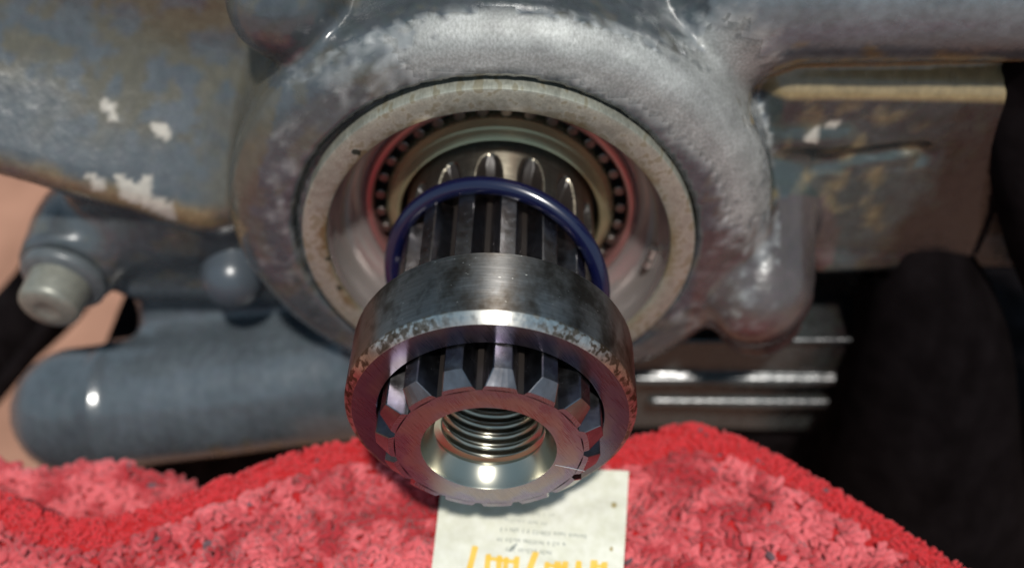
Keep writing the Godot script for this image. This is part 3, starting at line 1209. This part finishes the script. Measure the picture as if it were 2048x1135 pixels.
	# flange bolt in the ear
	var bolt := Node3D.new()
	bolt.name = "flange_bolt"
	bolt.position = Vector3(-78.5, -18.8, -45.0) * MM
	bolt.rotation = Vector3(0.10, -0.12, 0)
	housing.add_child(bolt, true)
	var paint_plain := steel(Color(0.34, 0.36, 0.37), 0.36, 0.0)
	paint_plain.albedo_texture = grain
	triplanar(paint_plain, 26.0)
	var bw := Shape.new()
	lathe(bw, [[0.01, 2.2], [5.0, 2.2], [7.2, 1.7], [7.6, 1.2], [7.6, 0.0]], 64, Vector3.ZERO, true)
	commit("bolt_flange", bw, paint_plain, bolt)
	var bh := Shape.new()
	lathe(bh, [[0.01, 7.9], [1.6, 7.9], [2.0, 8.15], [2.6, 8.2], [4.6, 8.0], [5.2, 7.5], [5.45, 6.8], [5.6, 2.0]], 48, Vector3.ZERO, true)
	var worn_paint := steel(Color(0.52, 0.52, 0.48), 0.42, 0.3)
	worn_paint.albedo_texture = grain
	triplanar(worn_paint, 20.0)
	commit("bolt_head", bh, worn_paint, bolt)
	# round-ended plug left of the hub
	var plug := Shape.new()
	var prof: Array = []
	for k in 13:
		var a := PI * 0.5 * k / 12.0
		prof.append([maxf(5.8 * sin(a), 0.01), 5.8 * cos(a)])
	prof.append([6.2, -12.0])
	lathe(plug, prof, 48, Vector3.ZERO, true)
	var plug_o := commit("dome_plug", plug, paint_plain.duplicate(), housing)
	plug_o.material_override = steel(Color(0.24, 0.265, 0.29), 0.3, 0.0)
	plug_o.position = Vector3(-49.0, -20.8, -47.5) * MM
	plug_o.rotation = Vector3(0.35, 0.05, 0)

	# drops of oil and water clinging to the casting
	var drop := Shape.new()
	lathe(drop, [[0.01, 0.62], [0.3, 0.58], [0.62, 0.4], [0.86, 0.16], [0.95, -0.05]], 20, Vector3.ZERO, true)
	var drop_mesh := ArrayMesh.new()
	drop.surface(drop_mesh)
	var wet := steel(Color(0.10, 0.10, 0.10), 0.06, 0.0)
	wet.metallic_specular = 0.7
	for k in 26:
		var from := Vector3(rng.randf_range(-88, 60), rng.randf_range(-30, 48), 10)
		if k < 4:
			from = [Vector3(-31.5, 62, 6), Vector3(-42, 55, 6), Vector3(-80, 8, 10), Vector3(-60, 6, 10)][k]
		var at := from
		for step in 60:
			at += Vector3(0, -0.7071, -0.7071) * maxf(housing_d(at) * 0.9, 0.05)
		if absf(housing_d(at)) > 0.3 or Vector2(at.x, at.y).length() < 33.0 or at.y < -62.0:
			continue
		var e := 0.4
		var up := Vector3(housing_d(at + Vector3(e, 0, 0)) - housing_d(at - Vector3(e, 0, 0)), housing_d(at + Vector3(0, e, 0)) - housing_d(at - Vector3(0, e, 0)), housing_d(at + Vector3(0, 0, e)) - housing_d(at - Vector3(0, 0, e))).normalized()
		var side := up.cross(Vector3(0.3, 0.2, 0.9)).normalized()
		var size := rng.randf_range(0.35, 0.8)
		var d_o := MeshInstance3D.new()
		d_o.mesh = drop_mesh
		d_o.material_override = wet
		d_o.name = numbered("oil_drop", housing)
		d_o.transform = Transform3D(Basis(side * size, up.cross(side) * size * 1.2, up * size), at * MM)
		housing.add_child(d_o, true)

	# ---- roller bearing in the bore
	var bearing := thing("roller_bearing", "needle roller bearing ring set deep in the bore round the shaft", "bearing")
	var o := Shape.new()
	lathe(o, [[22.2, -45.0], [22.2, -42.7], [22.0, -42.45], [21.7, -42.35], [21.1, -42.35], [20.9, -42.5], [20.8, -42.8], [20.8, -47.0]], 200, Vector3.ZERO, true)
	commit("outer_race", o, mats.outer_race, bearing)
	var cg := Shape.new()
	lathe(cg, [[20.8, -45.2], [18.6, -45.2]], 120, Vector3.ZERO, true)
	commit("cage", cg, mats.black, bearing)
	var ir := Shape.new()
	lathe(ir, [[18.7, -46.0], [18.7, -43.2], [18.45, -42.85], [18.15, -42.6], [17.9, -42.0], [17.75, -41.9], [17.3, -41.5], [16.65, -40.55], [16.4, -40.4], [16.2, -40.6], [16.2, -47.0]], 200, Vector3.ZERO, true)
	commit("inner_race", ir, mats.race, bearing)
	var rs := Shape.new()
	lathe(rs, [[0.01, 0.0], [0.75, -0.04], [0.92, -0.2], [0.95, -0.45], [0.95, -3.0]], 14, Vector3.ZERO, true)
	var roller := ArrayMesh.new()
	rs.surface(roller)
	for k in 34:
		var t := TAU * (k + 0.3) / 34.0
		var ro := MeshInstance3D.new()
		ro.mesh = roller
		ro.material_override = mats.roller
		ro.name = numbered("roller", bearing)
		ro.position = Vector3(sin(t) * 19.75, cos(t) * 19.75, -43.0) * MM
		bearing.add_child(ro, true)
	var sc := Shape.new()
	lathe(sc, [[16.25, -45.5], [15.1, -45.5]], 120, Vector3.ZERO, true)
	commit("gap_shade", sc, mats.black, bearing)  # black disc standing for the shade in the gap round the shaft

	# ---- shaft, collar and o-ring
	make_shaft(mats)
	var c := Shape.new()
	lathe(c, [[15.42, -12.0], [15.42, -0.12], [15.54, 0.0], [18.85, 0.0], [19.0, -0.04], [19.75, -0.62], [19.95, -0.9], [20.0, -1.3], [20.0, -10.7], [19.93, -10.85], [19.93, -11.5], [19.75, -11.95], [19.5, -12.09], [15.5, -12.09], [15.42, -12.0]], 240)
	var col_o := Shape.new()
	# face and chamfers take the planar face map, the girth takes the turned map
	lathe(col_o, [[15.42, -12.0], [15.42, -0.12], [15.54, 0.0], [18.85, 0.0]], 240, Vector3.ZERO, true)
	for i in col_o.v.size():
		col_o.uv[i] = Vector2(col_o.v[i].x / 44.0 + 0.5, col_o.v[i].y / 44.0 + 0.5)
	var sleeve := thing("spacer_collar", "worn steel spacer collar pushed over the splined end of the shaft", "collar")
	var face2 := face.duplicate()
	face2.albedo_color = Color(0.74, 0.74, 0.78)
	commit("collar_face", col_o, face2, sleeve)
	var girth := Shape.new()
	lathe(girth, [[19.5, -12.09], [19.75, -11.95], [19.93, -11.5], [19.93, -10.95], [20.0, -10.8], [20.0, -1.5], [19.93, -1.15], [19.72, -0.8], [19.38, -0.42], [19.0, -0.08], [18.85, 0.0]], 240)
	for i in girth.v.size():
		girth.uv[i].y = clampf((girth.v[i].z + 12.2) / 12.4, 0.0, 0.995)
	commit("collar_sleeve", girth, mats.collar, sleeve)
	var backf := Shape.new()
	lathe(backf, [[15.42, -12.0], [15.5, -12.09], [19.5, -12.09]], 160)
	commit("collar_back", backf, mats.bore_wall, sleeve)
	var ring := Shape.new()
	var ring_n := Vector3(-0.268, 0.314, 1.0).normalized()
	var e1 := Vector3.UP.cross(ring_n).normalized()
	var e2 := ring_n.cross(e1)
	var path: Array = []
	var radii: Array = []
	for k in 128:
		var t := TAU * k / 128
		path.append(Vector3(-0.3, 0.45, -25.0) + (e1 * cos(t) + e2 * sin(t)) * (16.5 + 0.12 * sin(t * 3.0)))
		radii.append(1.36)
	tube(ring, path, radii, 20, true)
	tag(commit("o_ring", ring, mats.rubber), "dark blue rubber ring hanging askew round the shaft splines", "o-ring")

	# ---- towel
	make_towel(mats)

	# ---- dark frame members behind, at both sides, and dark stand-ins for shade
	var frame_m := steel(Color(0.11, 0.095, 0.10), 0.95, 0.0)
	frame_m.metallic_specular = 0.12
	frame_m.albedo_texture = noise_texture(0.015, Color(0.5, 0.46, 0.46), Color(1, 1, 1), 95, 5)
	triplanar(frame_m, 60.0)
	var stand_in_m: StandardMaterial3D = frame_m.duplicate()
	stand_in_m.albedo_color = Color(0.085, 0.07, 0.075)
	dark_tube("dark_stand_in", [Vector3(54, -13.5, -55), Vector3(62, -14, -53), Vector3(72, -16, -53), Vector3(79, -31, -46), Vector3(83, -62, -36), Vector3(87, -90, -28)], [3.0, 4.2, 8.0, 14.0, 20.0, 25.0], stand_in_m, "thick dark tube standing in for the unclear shaded area beside the ribbed ledge", "dark stand-in")  # dark tube put in where only an unclear, shaded area shows
	dark_tube("frame_tube", [Vector3(120, 105, 5), Vector3(100, 66, -24), Vector3(85, 26, -50), Vector3(89, 3, -46), Vector3(104, -22, -42), Vector3(122, -54, -38)], [15.0, 13.0, 8.5, 7.6, 8.0, 9.0], frame_m, "slimmer black tube at the outer right edge, its upper end added to shade the block", "frame tube")  # upper end, out of view, is added to cast shade on the block
	dark_tube("frame_tube", [Vector3(-150, -104, -85), Vector3(-110, -66, -85), Vector3(-92, -40, -85), Vector3(-66, -22, -85)], [9.0, 9.0, 9.0, 9.0], frame_m, "black frame tube passing behind the flange bolt", "frame tube")
	dark_tube("control_rod", [Vector3(-135, -98, -70), Vector3(-105.6, -63.9, -70), Vector3(-95, -50, -70), Vector3(-70, -30, -72)], [2.2, 2.2, 2.2, 2.2], frame_m, "thin black rod crossing below the flange bolt", "rod")
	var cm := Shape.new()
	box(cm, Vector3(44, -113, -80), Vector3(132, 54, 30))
	tag(commit("shade_filler", cm, frame_m), "black box added to stand for the shade between gearbox and towel", "shade_filler")  # black box put in to make the shaded gap dark


func dark_tube(called: String, path: Array, radii: Array, m: Material, label: String, category: String) -> void:
	var s := Shape.new()
	var pts: Array = []
	var rr: Array = []
	for i in path.size() - 1:
		for k in 8:
			var t := k / 8.0
			var p0: Vector3 = path[maxi(i - 1, 0)]
			var p3: Vector3 = path[mini(i + 2, path.size() - 1)]
			var a: Vector3 = path[i]
			var b: Vector3 = path[i + 1]
			pts.append(a.cubic_interpolate(b, p0, p3, t))
			rr.append(lerpf(radii[i], radii[i + 1], t))
	pts.append(path[path.size() - 1])
	rr.append(radii[radii.size() - 1])
	tube(s, pts, rr, 28)
	tag(commit(called, s, m), label, category)


func box(s: Shape, c: Vector3, h: Vector3) -> void:
	for axis in 3:
		for side in [-1.0, 1.0]:
			var n := Vector3.ZERO
			n[axis] = side
			var a := Vector3.ZERO
			a[(axis + 1) % 3] = h[(axis + 1) % 3]
			var b := Vector3.ZERO
			b[(axis + 2) % 3] = h[(axis + 2) % 3]
			var m := c + n * h[axis]
			s.flat([m - a - b, m + a - b, m + a + b, m - a + b], n)
